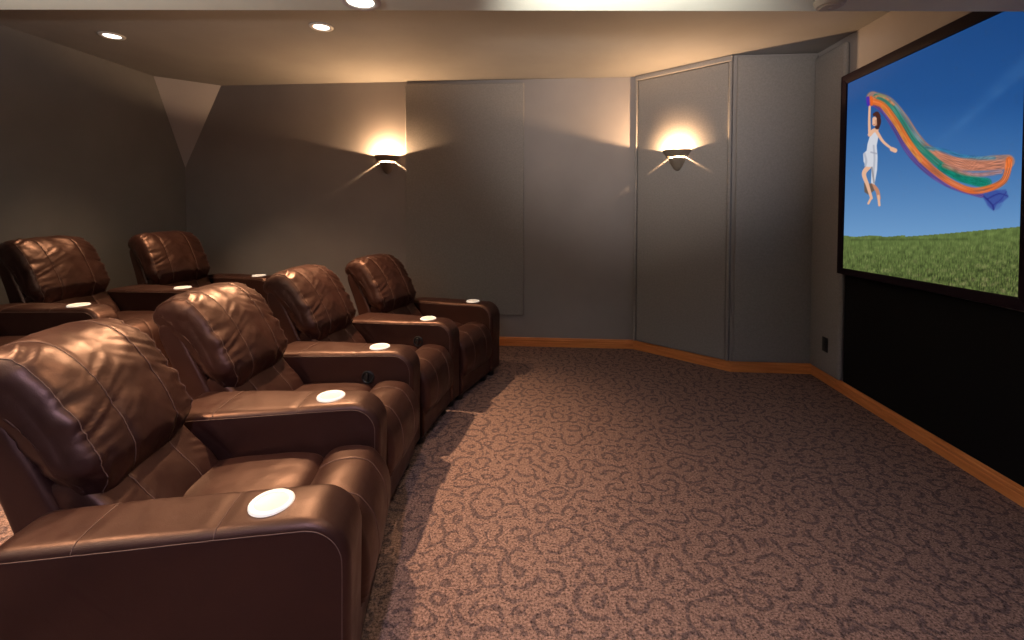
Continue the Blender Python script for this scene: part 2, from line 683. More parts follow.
def sconce(p, d, z, label):
    """half-round two-tier wall sconce; local +x along the wall, -y into the room, z=0 at the rim"""
    r = empty('wall_sconce', (p[0], p[1], z), math.atan2(d[1], d[0]))
    t = 0.004
    up = [(0.132, 0.0), (0.132, -0.012), (0.126, -0.016), (0.124, -0.024), (0.112, -0.034), (0.108, -0.046), (0.094, -0.060),
          (0.068, -0.061), (0.068, -0.058), (0.090, -0.057), (0.103, -0.045), (0.107, -0.033), (0.119, -0.023), (0.122, -0.015), (0.127, -0.011), (0.127, 0.0), (0.132, 0.0)]
    V, F = lathe(up, 40, PI, 2 * PI)
    mesh_obj('upper_bowl', V, F, M['sconce'], r, angle=35)
    lo = [(0.081, -0.0735), (0.076, -0.094), (0.062, -0.122), (0.046, -0.152), (0.030, -0.176), (0.012, -0.188), (0.0, -0.190),
          (0.0, -0.184), (0.011, -0.182), (0.026, -0.171), (0.042, -0.149), (0.058, -0.119), (0.071, -0.094), (0.077, -0.0735), (0.081, -0.0735)]
    V, F = lathe(lo, 40, PI, 2 * PI)
    mesh_obj('lower_cone', V, F, M['sconce'], r, angle=35)
    V, F = box(-0.026, 0.026, -0.010, -0.0005, -0.16, -0.03)
    bp = mesh_obj('back_plate', V, F, M['trim_white'], r)
    bevel(bp, 0.002, 2)
    # bulb holder under the lamp
    V, F = lathe([(0.0, -0.104), (0.014, -0.104), (0.014, -0.070), (0.010, -0.062), (0.0, -0.062)], 20)
    bh = mesh_obj('lamp_holder', V, F, M['trim_white'], r, angle=40)
    bh.location = (0, -0.050, 0)
    V, F = box(-0.006, 0.006, -0.045, -0.004, -0.096, -0.084)
    mesh_obj('bracket', V, F, M['sconce'], r, smooth=False)
    point_light('lamp', (0, -0.050, -0.026), SCONCE_W, SCONCE_C, 0.007, r)
    tag(r, label, 'wall lamp', 'two-tier half-round wall sconces')
    return r


sconce(F1 + D2 * -2.552 + N2 * 0.001, D2, 1.972, 'lit half-round sconce on the back wall above the recliners')
pa = F1 + DA * 0.4555
na = np.array([DA[1], -DA[0]])
sconce(pa + na * 0.031, DA, 1.965, 'lit half-round sconce on the framed angled wall panel')

# ------------------------------------------------------------------ ceiling downlights
def downlight(x, y, z, label, power, col=(1.0, 0.74, 0.48), size=118, blend=1.0, tilt=(0, 0), glow=True):
    r = empty('ceiling_downlight', (x, y, z))
    V, F = lathe([(0.055, -0.001), (0.055, -0.005), (0.060, -0.009), (0.078, -0.009), (0.084, -0.004), (0.084, -0.0005)], 40)
    mesh_obj('trim_ring', V, F, M['trim_white'], r, angle=40)
    V, F = lathe([(0.0, -0.0035), (0.030, -0.0035), (0.056, -0.003), (0.056, -0.001)], 32)
    mesh_obj('lens', V, F, M['lamp_glow'], r, angle=40)
    l = bpy.data.lights.new('lamp', 'SPOT')
    l.energy = power
    l.color = col
    l.spot_size = math.radians(size)
    l.spot_blend = blend
    l.shadow_soft_size = 0.035
    o = bpy.data.objects.new('lamp', l)
    C.objects.link(o)
    o.parent = r
    o.location = (0, 0, -0.05)
    o.rotation_euler = (math.radians(tilt[0]), math.radians(tilt[1]), 0)
    tag(r, label, 'ceiling lamp', 'round recessed downlights')
    return r


WARM = (1.0, 0.62, 0.34)
downlight(-3.07, 3.57, H, 'lit round recessed downlight at far left of the dark ceiling', 170, WARM, 92, 1.0, (0, -16))
downlight(-1.39, 3.39, H, 'lit round recessed downlight in the dark ceiling near the pale edge', 520, WARM, 96, 1.0, (-16, 0))
downlight(-0.637, 1.955, SZ, 'lit round downlight in the pale low ceiling at the top edge', 45, WARM)

# round detector beside it
dt = empty('smoke_detector', (1.325, 1.945, SZ))
V, F = lathe([(0.0, -0.030), (0.036, -0.030), (0.040, -0.026), (0.050, -0.024), (0.058, -0.012), (0.060, -0.0005), (0.0, -0.0005)], 40)
mesh_obj('housing', V, F, M['detector'], dt, angle=30)
V, F = lathe([(0.006, -0.0305), (0.006, -0.034), (0.0, -0.035)], 16)
mesh_obj('indicator', V, F, M['trim_white'], dt, angle=30)
tag(dt, 'round cream smoke detector on the pale low ceiling above the screen', 'smoke detector')

# ------------------------------------------------------------------ recliners
SEAM_X = (-0.105, 0.105)


def seam_groove(x, amp=0.004, w=0.007):
    return sum(-amp * np.exp(-((x - s) / w) ** 2) for s in SEAM_X)


def folds(G, d, seed, lo=0.010, span=0.085, fx=5.0, fs=25.0):
    """irregular creases running in from the stitched ends"""
    R, n = G.shape[:2]
    mid = G[R // 2]
    L = np.r_[0, np.cumsum(np.linalg.norm(np.diff(mid, axis=0), axis=1))]
    sv = np.tile(L, (R, 1))
    x = G[..., 0]
    Q = np.stack([x * fx, sv * fs + 6.0 * x * np.sign(x) * 2.0, np.full_like(x, seed)], axis=2)
    a = vnoise(Q, 1.0, seed)
    b = vnoise(Q * np.array([1.3, 1.7, 1]), 1.0, seed + 3.3)
    ridge = (1 - 2.2 * np.abs(a)) * 0.7 + (1 - 2.2 * np.abs(b)) * 0.3
    env = np.exp(-np.clip(d - 0.03, 0, None) / span) * np.clip((d - lo) / 0.02, 0, 1)
    mod = np.clip(0.45 + 1.9 * vnoise(G, 9.0, seed + 1.7), 0.05, 1.5)
    return ridge * env * mod


def make_headrest():
    prof = closed_spline([(-0.518, 0.588), (-0.512, 0.645), (-0.548, 0.742), (-0.606, 0.840), (-0.662, 0.918), (-0.722, 0.964), (-0.785, 0.976), (-0.842, 0.954),
                          (-0.856, 0.905), (-0.800, 0.866), (-0.728, 0.790), (-0.680, 0.735), (-0.625, 0.655), (-0.575, 0.588), (-0.545, 0.565)], 120)
    W = 0.246
    def disp(G, v):
        x = G[..., 0]
        d = np.maximum(W - np.abs(x), 0)
        lump = vnoise(G, 6.0, 3.1) * 0.008 + vnoise(G, 14.0, 8.0) * 0.005 + vnoise(G * np.array([0.55, 1, 1]), 34.0, 2.6) * 0.0022
        crown = (1 - np.abs(x / W) ** 3.2).clip(0, 1)
        nz = np.clip((G[..., 1] * 0.80 + (G[..., 2] - 0.77) * 0.6 + 0.68) / 0.08, 0, 1)     # front and top only
        droop = 0.35 + 0.65 * np.clip((G[..., 2] - 0.60) / 0.07, 0, 1)
        f1 = folds(G, d, 2.0) * 0.0135
        f2 = folds(G, np.minimum(d, 0.08), 7.0, span=0.2, fx=3.0, fs=16.0) * 0.0055 + folds(G, d, 11.0, span=0.05, fx=7.0, fs=48.0) * 0.0060
        return lump + (f1 + f2) * nz + 0.042 * crown * nz * droop + seam_groove(x, 0.003, 0.006)
    G, F = loft(prof, W, r=0.042, bulge=0.008, M_=90, K=8, disp=disp)
    G[..., 0] *= 1 - 0.07 * np.clip((0.67 - G[..., 2]) / 0.05, 0, 1)
    return G, F


def ring_at(G, x, v0, v1, off=0.0012):
    """path along the surface ring nearest to x, from profile fraction v0 to v1"""
    i = int(np.argmin(np.abs(G[:, :, 0].mean(1) - x)))
    n = G.shape[1]
    idx = [int(k) % n for k in range(int(v0 * n), int(v1 * n) + 1)]
    P = G[i, idx]
    c = G[i].mean(0)
    return P + (P - c) / (np.linalg.norm(P - c, axis=1)[:, None]) * off


def end_seam(G, K, v0, v1, n_in=3, off=0.001):
    out = []
    n = G.shape[1]
    idx = [int(k) % n for k in range(int(v0 * n), int(v1 * n) + 1)]
    for i in (K + n_in, G.shape[0] - 1 - K - n_in):
        P = G[i, idx]
        c = G[i].mean(0)
        q = P + (P - c) / (np.linalg.norm(P - c, axis=1)[:, None]) * off
        out.append(q)
    return out


def make_lumbar():
    prof = closed_spline([(-0.385, 0.415), (-0.410, 0.47), (-0.475, 0.55), (-0.545, 0.625), (-0.595, 0.645), (-0.645, 0.61), (-0.61, 0.53), (-0.53, 0.43), (-0.44, 0.385)], 80)
    W = 0.228
    def disp(G, v):
        x = G[..., 0]
        d = np.maximum(W - np.abs(x), 0)
        return vnoise(G, 8.0, 6.1) * 0.009 + 0.006 * folds(G, d, 4.0, span=0.12) + seam_groove(x, 0.003, 0.006)
    return loft(prof, W, r=0.026, bulge=0.002, M_=64, K=5, disp=disp)


def make_seat():
    prof = closed_spline([(-0.46, 0.422), (-0.34, 0.446), (-0.18, 0.456), (-0.06, 0.450), (-0.012, 0.430), (-0.004, 0.39), (-0.02, 0.32), (-0.10, 0.30), (-0.34, 0.30), (-0.47, 0.34)], 70)
    W = 0.241
    def disp(G, v):
        x = G[..., 0]
        return vnoise(G, 6.0, 4.4) * 0.005 + 0.010 * (1 - (x / W) ** 2) * (G[..., 2] > 0.4) + vnoise(G, 20.0, 1.4) * 0.0015
    return loft(prof, W, r=0.028, M_=50, K=4, disp=disp)


def make_footpad():
    prof = closed_spline([(0.000, 0.425), (0.035, 0.462), (0.10, 0.475), (0.17, 0.466), (0.205, 0.437), (0.237, 0.380), (0.248, 0.295), (0.240, 0.220), (0.212, 0.180), (0.18, 0.20), (0.14, 0.30), (0.06, 0.36), (0.01, 0.38)], 90)
    W = 0.242
    def disp(G, v):
        x = G[..., 0]
        d = np.maximum(W - np.abs(x), 0)
        ph = vnoise(G, 6.0, 7.7) * 3
        low = np.clip((0.42 - G[..., 2]) / 0.16, 0, 1)
        gat = np.sin(2 * PI * v * 44 + ph)
        return vnoise(G, 7.0, 1.9) * 0.006 + 0.008 * (1 - (x / W) ** 2) + seam_groove(x, 0.0018, 0.005) + 0.0045 * gat * low * np.exp(-(d / 0.045) ** 2)
    return loft(prof, W, r=0.036, bulge=0.004, M_=70, K=5, disp=disp)


def make_shell():
    prof = closed_spline([(-0.50, 0.22), (-0.52, 0.36), (-0.60, 0.56), (-0.69, 0.74), (-0.752, 0.855), (-0.795, 0.890), (-0.842, 0.880), (-0.846, 0.82), (-0.770, 0.64), (-0.69, 0.40), (-0.645, 0.22), (-0.58, 0.20)], 70)
    W = 0.240
    return loft(prof, W, r=0.022, M_=20, K=3)


def rpoly(pts, n=110):
    """polygon with a corner radius per point -> dense closed outline"""
    out = []
    k = len(pts)
    for i in range(k):
        p = np.array(pts[i][:2], float)
        r = pts[i][2]
        a = np.array(pts[i - 1][:2], float)
        b = np.array(pts[(i + 1) % k][:2], float)
        da = (a - p) / np.linalg.norm(a - p)
        db = (b - p) / np.linalg.norm(b - p)
        ang = math.acos(np.clip(np.dot(da, db), -1, 1))
        L = r / math.tan(ang / 2)
        bis = (da + db) / np.linalg.norm(da + db)
        cpt = p + bis * (r / math.sin(ang / 2))
        s = p + da * L - cpt
        e = p + db * L - cpt
        t0 = math.atan2(s[1], s[0])
        t1 = math.atan2(e[1], e[0])
        dt_ = (t1 - t0 + PI) % (2 * PI) - PI
        for q in np.linspace(0, 1, 14):
            out.append(cpt + r * np.array([math.cos(t0 + dt_ * q), math.sin(t0 + dt_ * q)]))
    return resample(np.array(out), n)


def make_base():
    prof = rpoly([(-0.50, 0.045, 0.01), (0.212, 0.045, 0.012), (0.214, 0.225, 0.02), (0.13, 0.345, 0.02), (-0.44, 0.345, 0.02)], 70)
    W = 0.243
    return loft(prof, W, r=0.012, M_=14, K=3)


ARM_B, ARM_F, ARM_T = -0.645, 0.222, 0.61
ARM_PROF = rpoly([(ARM_B + 0.02, 0.05, 0.02), (ARM_F - 0.004, 0.05, 0.02), (ARM_F, ARM_T + 0.004, 0.115), (0.0, ARM_T + 0.001, 0.3), (ARM_B, ARM_T - 0.012, 0.075)], 150)


def make_arm(w0, half):
    """arm with its cup at the origin; w0 = width there, half = wedge half-angle (deg)"""
    tn = math.tan(math.radians(half))
    W = w0 / 2
    def disp(G, v):
        y = G[..., 1]
        z = G[..., 2]
        g = sum(-0.003 * np.exp(-((y - s) / 0.006) ** 2) for s in (-0.105, -0.42)) * (z > 0.5)
        top = np.clip((z - 0.56) / 0.05, 0, 1)
        return vnoise(G, 6.0, 2.0) * 0.0035 + g + 0.004 * top * (1 - (G[..., 0] / W) ** 2)
    G, F = loft(ARM_PROF, W, r=0.026, bulge=0.003, M_=16, K=4, disp=disp)
    G = G.copy()
    G[..., 0] *= (W - np.minimum(G[..., 1], 0.3) * tn) / W
    return G, F


def arm_stitch(G, K=4):
    paths = []
    # edge seams along the top of both sides, over the front curve and down
    P = G[0]
    for i in (K + 1, G.shape[0] - 2 - K):
        q = G[i]
        j = np.argsort(np.arctan2(q[:, 1] - (-0.2), -(q[:, 2] - 0.3)))
        keep = [k for k in range(len(q)) if (q[k, 2] > 0.55 and q[k, 1] > -0.60) or (q[k, 1] > 0.15 and q[k, 2] > 0.10)]
        # order by walking round the profile
        pts = q[sorted(keep)]
        # rotate so the biggest gap is at the ends
        dd = np.linalg.norm(np.diff(np.vstack([pts, pts[:1]]), axis=0), axis=1)
        cut = int(np.argmax(dd))
        pts = np.roll(pts, -(cut + 1), axis=0)
        c = G.reshape(-1, 3).mean(0)
        nrm = np.array([np.sign(q[:, 0].mean()) * 0.7, 0, 0])
        paths.append(pts + nrm * 0.0012)
    # two seams across the top
    for ys in (-0.105, -0.42):
        row = []
        for i in range(K + 1, G.shape[0] - 1 - K):
            q = G[i]
            up = np.where(q[:, 2] > 0.5)[0]
            order = up[np.argsort(q[up, 1])]
            zz = np.interp(ys, q[order, 1], q[order, 2])
            xx = np.interp(ys, q[order, 1], q[order, 0])
            row.append((xx, ys, zz + 0.0008))
        paths.append(row)
    return paths


KEEP = []
def proto(name, VF, mat, angle=None):
    V, F = VF
    V = np.array(V).reshape(-1, 3)
    o = mesh_obj(name, V, F, mat, angle=angle)
    KEEP.append(o)
    return o


head_G = make_headrest()
lum_G = make_lumbar()
seat_G = make_seat()
pad_G = make_footpad()
P_head = proto('headrest', head_G, M['leather'])
P_lum = proto('lumbar_cushion', lum_G, M['leather'])
P_seat = proto('seat_cushion', seat_G, M['leather'])
P_pad = proto('footrest_pad', pad_G, M['leather'])
P_shell = proto('back_shell', make_shell(), M['leather'])
P_base = proto('base', make_base(), M['leather'])


def stitch_for(GF, K, v0, v1, ends=None, rad=0.0013):
    G = GF[0]
    paths = [ring_at(G, s, v0, v1) for s in SEAM_X]
    if ends:
        paths += end_seam(G, K, *ends)
    return [proto('stitching', tube([p], rad, 5), M['thread']) for p in paths]


P_head_st = stitch_for(head_G, 8, 0.0, 0.60, (0.0, 0.62, 5))
P_lum_st = stitch_for(lum_G, 5, 0.02, 0.42)
P_pad_st = stitch_for(pad_G, 5, 0.03, 0.60)


def make_cup_ring():
    return lathe([(0.0425, 0.000), (0.0425, 0.0060), (0.0455, 0.0080), (0.0530, 0.0080), (0.0570, 0.0045), (0.0580, -0.010), (0.0425, -0.010), (0.0425, 0.0)], 48)


P_ring = proto('cup_holder', make_cup_ring(), M['cup'], 50)
P_well = proto('cup_well', lathe([(0.0, 0.0030), (0.036, 0.0030), (0.0427, 0.0046), (0.0427, -0.010), (0.0, -0.010)], 40), M['cup_in'], 50)
P_foot = proto('foot', lathe([(0.0, 0.0), (0.028, 0.0), (0.032, 0.006), (0.030, 0.052), (0.0, 0.052)], 24), M['foot'], 40)


def make_knob():
    # recessed round bezel with a pull lever inside; axis along +y here
    bez = [(0.0, 0.001), (0.024, 0.001), (0.027, 0.006), (0.031, 0.008), (0.036, 0.006), (0.037, 0.0), (0.0, -0.001)]
    return lathe(bez, 32)


P_knob = proto('recline_lever', make_knob(), M['foot'], 40)
V, F = box(-0.006, 0.006, -0.024, 0.024, 0.0, 0.013)
P_lev = proto('lever_grip', (V, F), M['foot'])
bevel(P_lev, 0.003, 2)

arm_cache = {}


def get_arm(w0, half):
    k = (w0, round(half, 2))
    if k not in arm_cache:
        GF = make_arm(w0, half)
        a = proto('armrest', GF, M['leather'], 60)
        s = [proto('stitching', tube([q], 0.0013, 5), M['thread']) for q in arm_stitch(GF[0])]
        arm_cache[k] = (a, s, GF[0])
    return arm_cache[k]


def recliner(O, phi, z, arms, label, group, levers=()):
    """O: world xy of the point midway between the cups; phi: facing (deg); arms: list of (world cup xy, facing deg, width, wedge)"""
    rz = math.radians(phi - 90.0)
    r = empty('recliner', (O[0], O[1], z), rz)
    share(P_base, r)
    share(P_seat, r)
    p = share(P_pad, r)
    for q in P_pad_st:
        share(q, p)
    l = share(P_lum, r)
    for q in P_lum_st:
        share(q, l)
    h = share(P_head, r)
    for q in P_head_st:
        share(q, h)
    share(P_shell, r)
    for x in (-0.20, 0.20):
        for y in (-0.46, 0.165):
            share(P_foot, r, (x, y, 0.0))
    inv = Matrix.Rotation(-rz, 2)
    for k, (cxy, al, w0, half) in enumerate(arms):
        d = inv @ Vector((cxy[0] - O[0], cxy[1] - O[1]))
        A, S, G = get_arm(w0, half)
        a = share(A, r, (d.x, d.y, 0.0), math.radians(al - phi))
        for q in S:
            share(q, a)
        c = share(P_ring, a, (0, 0, ARM_T + 0.0055))
        # the well rests in the ring (ring and well are both sub-parts of the arm)
        share(P_well, a, (0, 0, ARM_T + 0.0055))
        for y in (ARM_B + 0.09, ARM_F - 0.055):
            share(P_foot, a, (0, y, 0.0))
        if k in levers:
            w = w0 / 2 + 0.0035
            kn = share(P_knob, a, (w, -0.03, 0.475))
            kn.rotation_euler = (PI / 2, 0, PI / 2 + math.radians(half))
            g = share(P_lev, a, (w + 0.004, -0.03, 0.475))
            g.rotation_euler = (PI / 2, math.radians(0), PI / 2 + math.radians(half))
    tag(r, label, 'recliner', group)
    return r


CUP = [np.array(p) for p in ((-0.649, 1.226), (-0.767, 1.935), (-0.762, 2.641), (-0.608, 3.333), (-0.337, 3.970))]
FA = (8.0, 2.5, -6.5, -16.5, -22.0)       # arm headings
FS = (7.0, -3.0, -11.0, -22.0)            # seat headings
WH = (0.0, 5.0, 4.7, 5.7, 0.0)
W0 = 0.188
names = ['brown leather recliner nearest the camera in the front row',
         'brown leather recliner in the front row, second from the camera',
         'brown leather recliner in the front row, third from the camera',
         'brown leather recliner at the far end of the front row, nearest the back wall']
for i in range(4):
    O = (CUP[i] + CUP[i + 1]) / 2
    arms = [(CUP[i + 1], FA[i + 1], W0, WH[i + 1])]
    lev = (0,) if i in (1, 2) else ()
    if i == 0:
        arms.append((CUP[0], FA[0], W0, 0.0))
    recliner(O, FS[i], 0.0, arms, names[i], 'front row recliners', lev)

BC = [np.array(p) for p in ((-2.755, 2.195), (-2.715, 2.871), (-2.526, 3.520), (-2.297, 4.169))]
BA = (0.0, -6.5, -16.0, -21.0)
BS = (-3.0, -10.0, -22.0)
bn = ['brown leather recliner cut off at the left edge, only its seat in view',
      'brown leather back row recliner left of the other full backrest, against the left wall',
      'brown leather recliner on the raised back row nearest the wall corner']
for i in range(3):
    O = (BC[i] + BC[i + 1]) / 2
    arms = [(BC[i + 1], BA[i + 1], 0.165, (3.5, 6.0, 0.0)[i])]
    if i == 0:
        arms.append((BC[0], BA[0], 0.165, 0.0))
    recliner(O, BS[i], RZ, arms, bn[i], 'back row recliners')

for o in KEEP:
    bpy.data.objects.remove(o)

# ------------------------------------------------------------------ projection screen
SO = 0.06                                  # the picture stands this far off the wall
def scr(s, z, out=SO):
    p = F3 + N2 * s - D2 * out
    return np.array([p[0], p[1], z])
QTL, QBL, QBR, QTR = (0.501, 2.351), (0.489, 0.976), (1.796, 1.0025), (1.792, 2.385)
screen = empty('projection_screen', tuple(scr(1.15, 0.93, 0.0)))
bpy.context.view_layer.update()
inv_s = Matrix.Translation(-Vector(screen.location))
def loc_s(p):
    return np.array(p) - np.array(screen.location)


def proj(P):
    x, y, z = P[:, 0], P[:, 1], P[:, 2] - HC
    c, s = math.cos(PITCH), math.sin(PITCH)
    yc, zc = y * c - z * s, y * s + z * c
    u, v = FPX * x / yc, -FPX * zc / yc
    cr, sr_ = math.cos(ROLL), math.sin(ROLL)
    return 512 + cr * u - sr_ * v, PY + sr_ * u + cr * v


NU, NV = 330, 380
a = np.linspace(0, 1, NU)
b = np.linspace(0, 1, NV)
AA, BB = np.meshgrid(a, b, indexing='ij')
S_ = (QBL[0] * (1 - AA) + QBR[0] * AA) * (1 - BB) + (QTL[0] * (1 - AA) + QTR[0] * AA) * BB
Z_ = (QBL[1] * (1 - AA) + QBR[1] * AA) * (1 - BB) + (QTL[1] * (1 - AA) + QTR[1] * AA) * BB
PT = (F3[None, None, :] + N2[None, None, :] * S_[..., None] - D2[None, None, :] * SO)
PT = np.concatenate([PT, Z_[..., None]], axis=2).reshape(-1, 3)
# picture coordinates: where each spot of the shown image sits (drawn in units of the picture's own pixels)
PU, PV = proj(PT)


def picture(u, v):
    n = len(u)
    # sky
    t = np.clip((v - 10) / 226.0, 0, 1)
    top, mid, low = np.array([24, 68, 126.0]), np.array([36, 86, 148.0]), np.array([108, 152, 198.0])
    k = np.clip(t / 0.55, 0, 1)[:, None]
    k2 = np.clip((t - 0.40) / 0.60, 0, 1)[:, None] ** 1.25
    col = top * (1 - k) + mid * k
    col = col * (1 - k2) + low * k2
    P3 = np.c_[u, v, np.zeros(n)]
    # faint cirrus streaks upper right
    st = np.exp(-(((v - 100) + (u - 985) * 0.95) / 9.0) ** 2) + 0.7 * np.exp(-(((v - 92) + (u - 1000) * 0.8) / 4.0) ** 2)
    ws = np.clip((u - 925) / 70, 0, 1) * np.clip((190 - v) / 70, 0, 1)
    nz = np.array([mnoise.noise(Vector((x * 0.05, y * 0.08, 0.3))) for x, y in zip(u, v)])
    col = col + (st * ws * (9 + 5 * nz))[:, None] * np.array([1, .9, .7])
    # meadow
    hz = np.where(u < 905, 236.0 + 0.6 * np.sin(u * 0.2), 236.5 - (np.clip(u - 905, 0, 200) / 115.0) ** 1.15 * 10.0)
    g = v > hz
    n1 = np.array([mnoise.noise(Vector((x * 0.9, y * 0.22, 1.0))) for x, y in zip(u[g], v[g])])
    n2 = np.array([mnoise.noise(Vector((x * 0.16, y * 0.22, 4.0))) for x, y in zip(u[g], v[g])])
    n3 = np.array([mnoise.noise(Vector((x * 1.9, y * 0.6, 7.0))) for x, y in zip(u[g], v[g])])
    dep = np.clip((v[g] - hz[g]) / 55.0, 0, 1)
    gc = np.array([94, 112, 60.0])[None, :] * (1 - dep[:, None]) + np.array([76, 88, 46.0])[None, :] * dep[:, None]
    amp = 0.16 + 0.75 * dep
    gc = gc * (1 + amp * (n1 * 0.75 + n3 * 0.5) + 0.18 * n2)[:, None]
    pink = np.clip(n2 * 1.4 + n3 * .7, 0, 1) * dep * 0.45
    gc = gc * (1 - pink[:, None]) + np.array([142, 124, 96.0]) * pink[:, None]
    dk = np.exp(-((v[g] - (239.6 - 0.006 * (u[g] - 900))) / 0.9) ** 2) * ((u[g] > 850) & (u[g] < 968)) * 0.16
    gc = gc * (1 - dk[:, None])
    col[g] = gc

    def zc(p):
        return np.array([(850 + x / 4.57, 80 + y / 4.57) for x, y in p])

    def smooth(p, m=14):
        p = np.array(p)
        q = np.vstack([2 * p[0] - p[1], p, 2 * p[-1] - p[-2]])
        out = []
        for i in range(1, len(q) - 2):
            p0, p1, p2, p3 = q[i - 1], q[i], q[i + 1], q[i + 2]
            for t_ in np.linspace(0, 1, m, endpoint=False):
                out.append(0.5 * ((2 * p1) + (-p0 + p2) * t_ + (2 * p0 - 5 * p1 + 4 * p2 - p3) * t_ ** 2 + (-p0 + 3 * p1 - 3 * p2 + p3) * t_ ** 3))
        out.append(p[-1])
        return np.array(out)

    def dist_line(p, w0, w1=None):
        p = np.array(p)
        best = np.full(n, 1e9)
        tt = np.zeros(n)
        for i in range(len(p) - 1):
            d = p[i + 1] - p[i]
            L2 = (d * d).sum() + 1e-9
            t_ = np.clip(((u - p[i, 0]) * d[0] + (v - p[i, 1]) * d[1]) / L2, 0, 1)
            q = np.hypot(u - p[i, 0] - d[0] * t_, v - p[i, 1] - d[1] * t_)
            m = q < best
            best = np.where(m, q, best)
            tt = np.where(m, (i + t_) / (len(p) - 1), tt)
        return best, tt

    def blend(mask, c):
        nonlocal col
        col = col * (1 - mask[:, None]) + np.asarray(c, float) * mask[:, None]

    def stroke(pts, w, c, al=1.0, soft=0.5, streak=0.0, sm=True, wend=None):
        p = zc(pts)
        if sm:
            p = smooth(p)
        d, t_ = dist_line(p, w)
        ww = w / 4.57 / 2
        if wend is not None:
            ww = ww * (1 - t_) + wend / 4.57 / 2 * t_
        m = np.clip((ww - d) / soft + 0.5, 0, 1) * al
        cc = np.tile(np.asarray(c, float), (n, 1))
        if streak:
            sel = m > 0
            nn = np.zeros(n)
            nn[sel] = [mnoise.noise(Vector((dd * 1.3, tq * 8.0, w))) for dd, tq in zip(d[sel], t_[sel])]
            cc = cc * (1 + streak * nn)[:, None]
            m = m * np.clip(1 - 0.45 * np.abs(nn), 0, 1)
        blend(m, cc)

    def poly_(pts, c, al=1.0, soft=0.7):
        p = zc(pts)
        inside_ = np.zeros(n, bool)
        best = np.full(n, 1e9)
        for i in range(len(p)):
            x0, y0 = p[i]
            x1, y1 = p[(i + 1) % len(p)]
            cond = ((y0 > v) != (y1 > v))
            with np.errstate(divide='ignore', invalid='ignore'):
                xi = (x1 - x0) * (v - y0) / (y1 - y0 + 1e-12) + x0
            inside_ ^= cond & (u < xi)
            d = np.array([x1 - x0, y1 - y0])
            t_ = np.clip(((u - x0) * d[0] + (v - y0) * d[1]) / ((d * d).sum() + 1e-9), 0, 1)
            best = np.minimum(best, np.hypot(u - x0 - d[0] * t_, v - y0 - d[1] * t_))
        sd = np.where(inside_, best, -best)
        blend(np.clip(sd / soft + 0.5, 0, 1) * al, c)

    # billowing gauze
    stroke([(640, 520), (665, 545), (660, 560)], 70, (52, 70, 150), 0.35, 2.0, 0.5)
    poly_([(598, 522), (650, 505), (712, 500), (726, 535), (700, 556), (672, 568), (656, 598), (628, 572), (612, 545)], (46, 56, 140), 0.55, 1.5)
    stroke([(610, 530), (650, 570), (656, 592)], 7, (30, 34, 110), 0.7)
    stroke([(625, 545), (680, 520), (720, 530)], 7, (34, 40, 120), 0.6)
    stroke([(650, 575), (690, 545), (715, 510)], 6, (40, 44, 128), 0.5)
    stroke([(86, 98), (150, 142), (205, 225), (262, 325), (335, 405), (420, 465), (500, 500), (600, 528)], 22, (92, 62, 128), 0.9, 1.0, 0.4)
    stroke([(105, 82), (170, 106), (235, 180), (300, 275), (370, 345), (460, 380), (570, 385), (660, 375), (722, 372)], 62, (176, 122, 96), 0.85, 1.5, 0.5)
    stroke([(340, 310), (420, 352), (520, 385), (620, 392), (700, 388)], 46, (196, 118, 88), 0.8, 2.0, 0.6)
    stroke([(128, 68), (190, 98), (240, 160), (292, 240), (345, 302), (380, 318)], 17, (92, 132, 142), 0.75, 1.2, 0.5)
    stroke([(345, 308), (420, 320), (500, 345), (580, 355), (660, 356)], 15, (44, 120, 146), 0.6, 1.8, 0.8)
    stroke([(118, 74), (180, 112), (232, 182), (292, 280), (360, 345), (430, 402), (500, 442), (560, 458), (625, 470)], 22, (26, 122, 104), 0.9, 1.4, 0.5, wend=46)
    stroke([(420, 400), (500, 440), (570, 462), (612, 472)], 40, (10, 118, 96), 0.85, 2.0, 0.5)
    stroke([(430, 390), (520, 425), (600, 432), (690, 420)], 20, (186, 116, 96), 0.75, 2.0, 0.6)
    stroke([(94, 94), (150, 116), (210, 192), (268, 285), (330, 365), (405, 430), (480, 478), (560, 506), (640, 494), (700, 462), (722, 410), (728, 365)], 30, (222, 104, 40), 0.92, 1.2, 0.45)
    stroke([(150, 122), (205, 196), (262, 290), (322, 368)], 18, (206, 132, 62), 0.8, 1.2, 0.4)
    stroke([(100, 88), (130, 72), (165, 84), (200, 112)], 12, (208, 118, 74), 0.8, 1.2, 0.5)
    stroke([(132, 66), (160, 76)], 10, (118, 136, 92), 0.7, 1.2)
    stroke([(82, 84), (86, 112)], 18, (72, 44, 168), 0.95, 0.8)
    stroke([(96, 80), (98, 112)], 14, (224, 98, 34), 0.9, 1.0)
    # leaping figure in a pale dress
    skin, skin2 = (226, 176, 146), (190, 132, 104)
    stroke([(102, 478), (124, 505), (132, 540)], 17, skin2)
    stroke([(130, 530), (134, 572)], 11, skin)
    poly_([(64, 470), (100, 474), (112, 505), (84, 524), (66, 512)], (104, 84, 70), 0.9)
    stroke([(88, 392), (64, 428), (80, 480), (98, 540)], 24, skin, wend=12)
    stroke([(98, 536), (84, 564)], 10, skin)
    poly_([(90, 258), (104, 240), (122, 232), (130, 258), (122, 300), (126, 350), (124, 410), (112, 478), (96, 470), (98, 398), (72, 396), (62, 372), (60, 338), (76, 322), (80, 292)], (206, 208, 216))
    stroke([(66, 336), (74, 368), (70, 392)], 10, (168, 172, 186), .8)
    stroke([(108, 300), (112, 360), (106, 440)], 9, (164, 168, 182), .7)
    stroke([(96, 330), (120, 336)], 7, (150, 152, 168), .7)
    stroke([(100, 400), (110, 470)], 8, (130, 124, 128), .7)
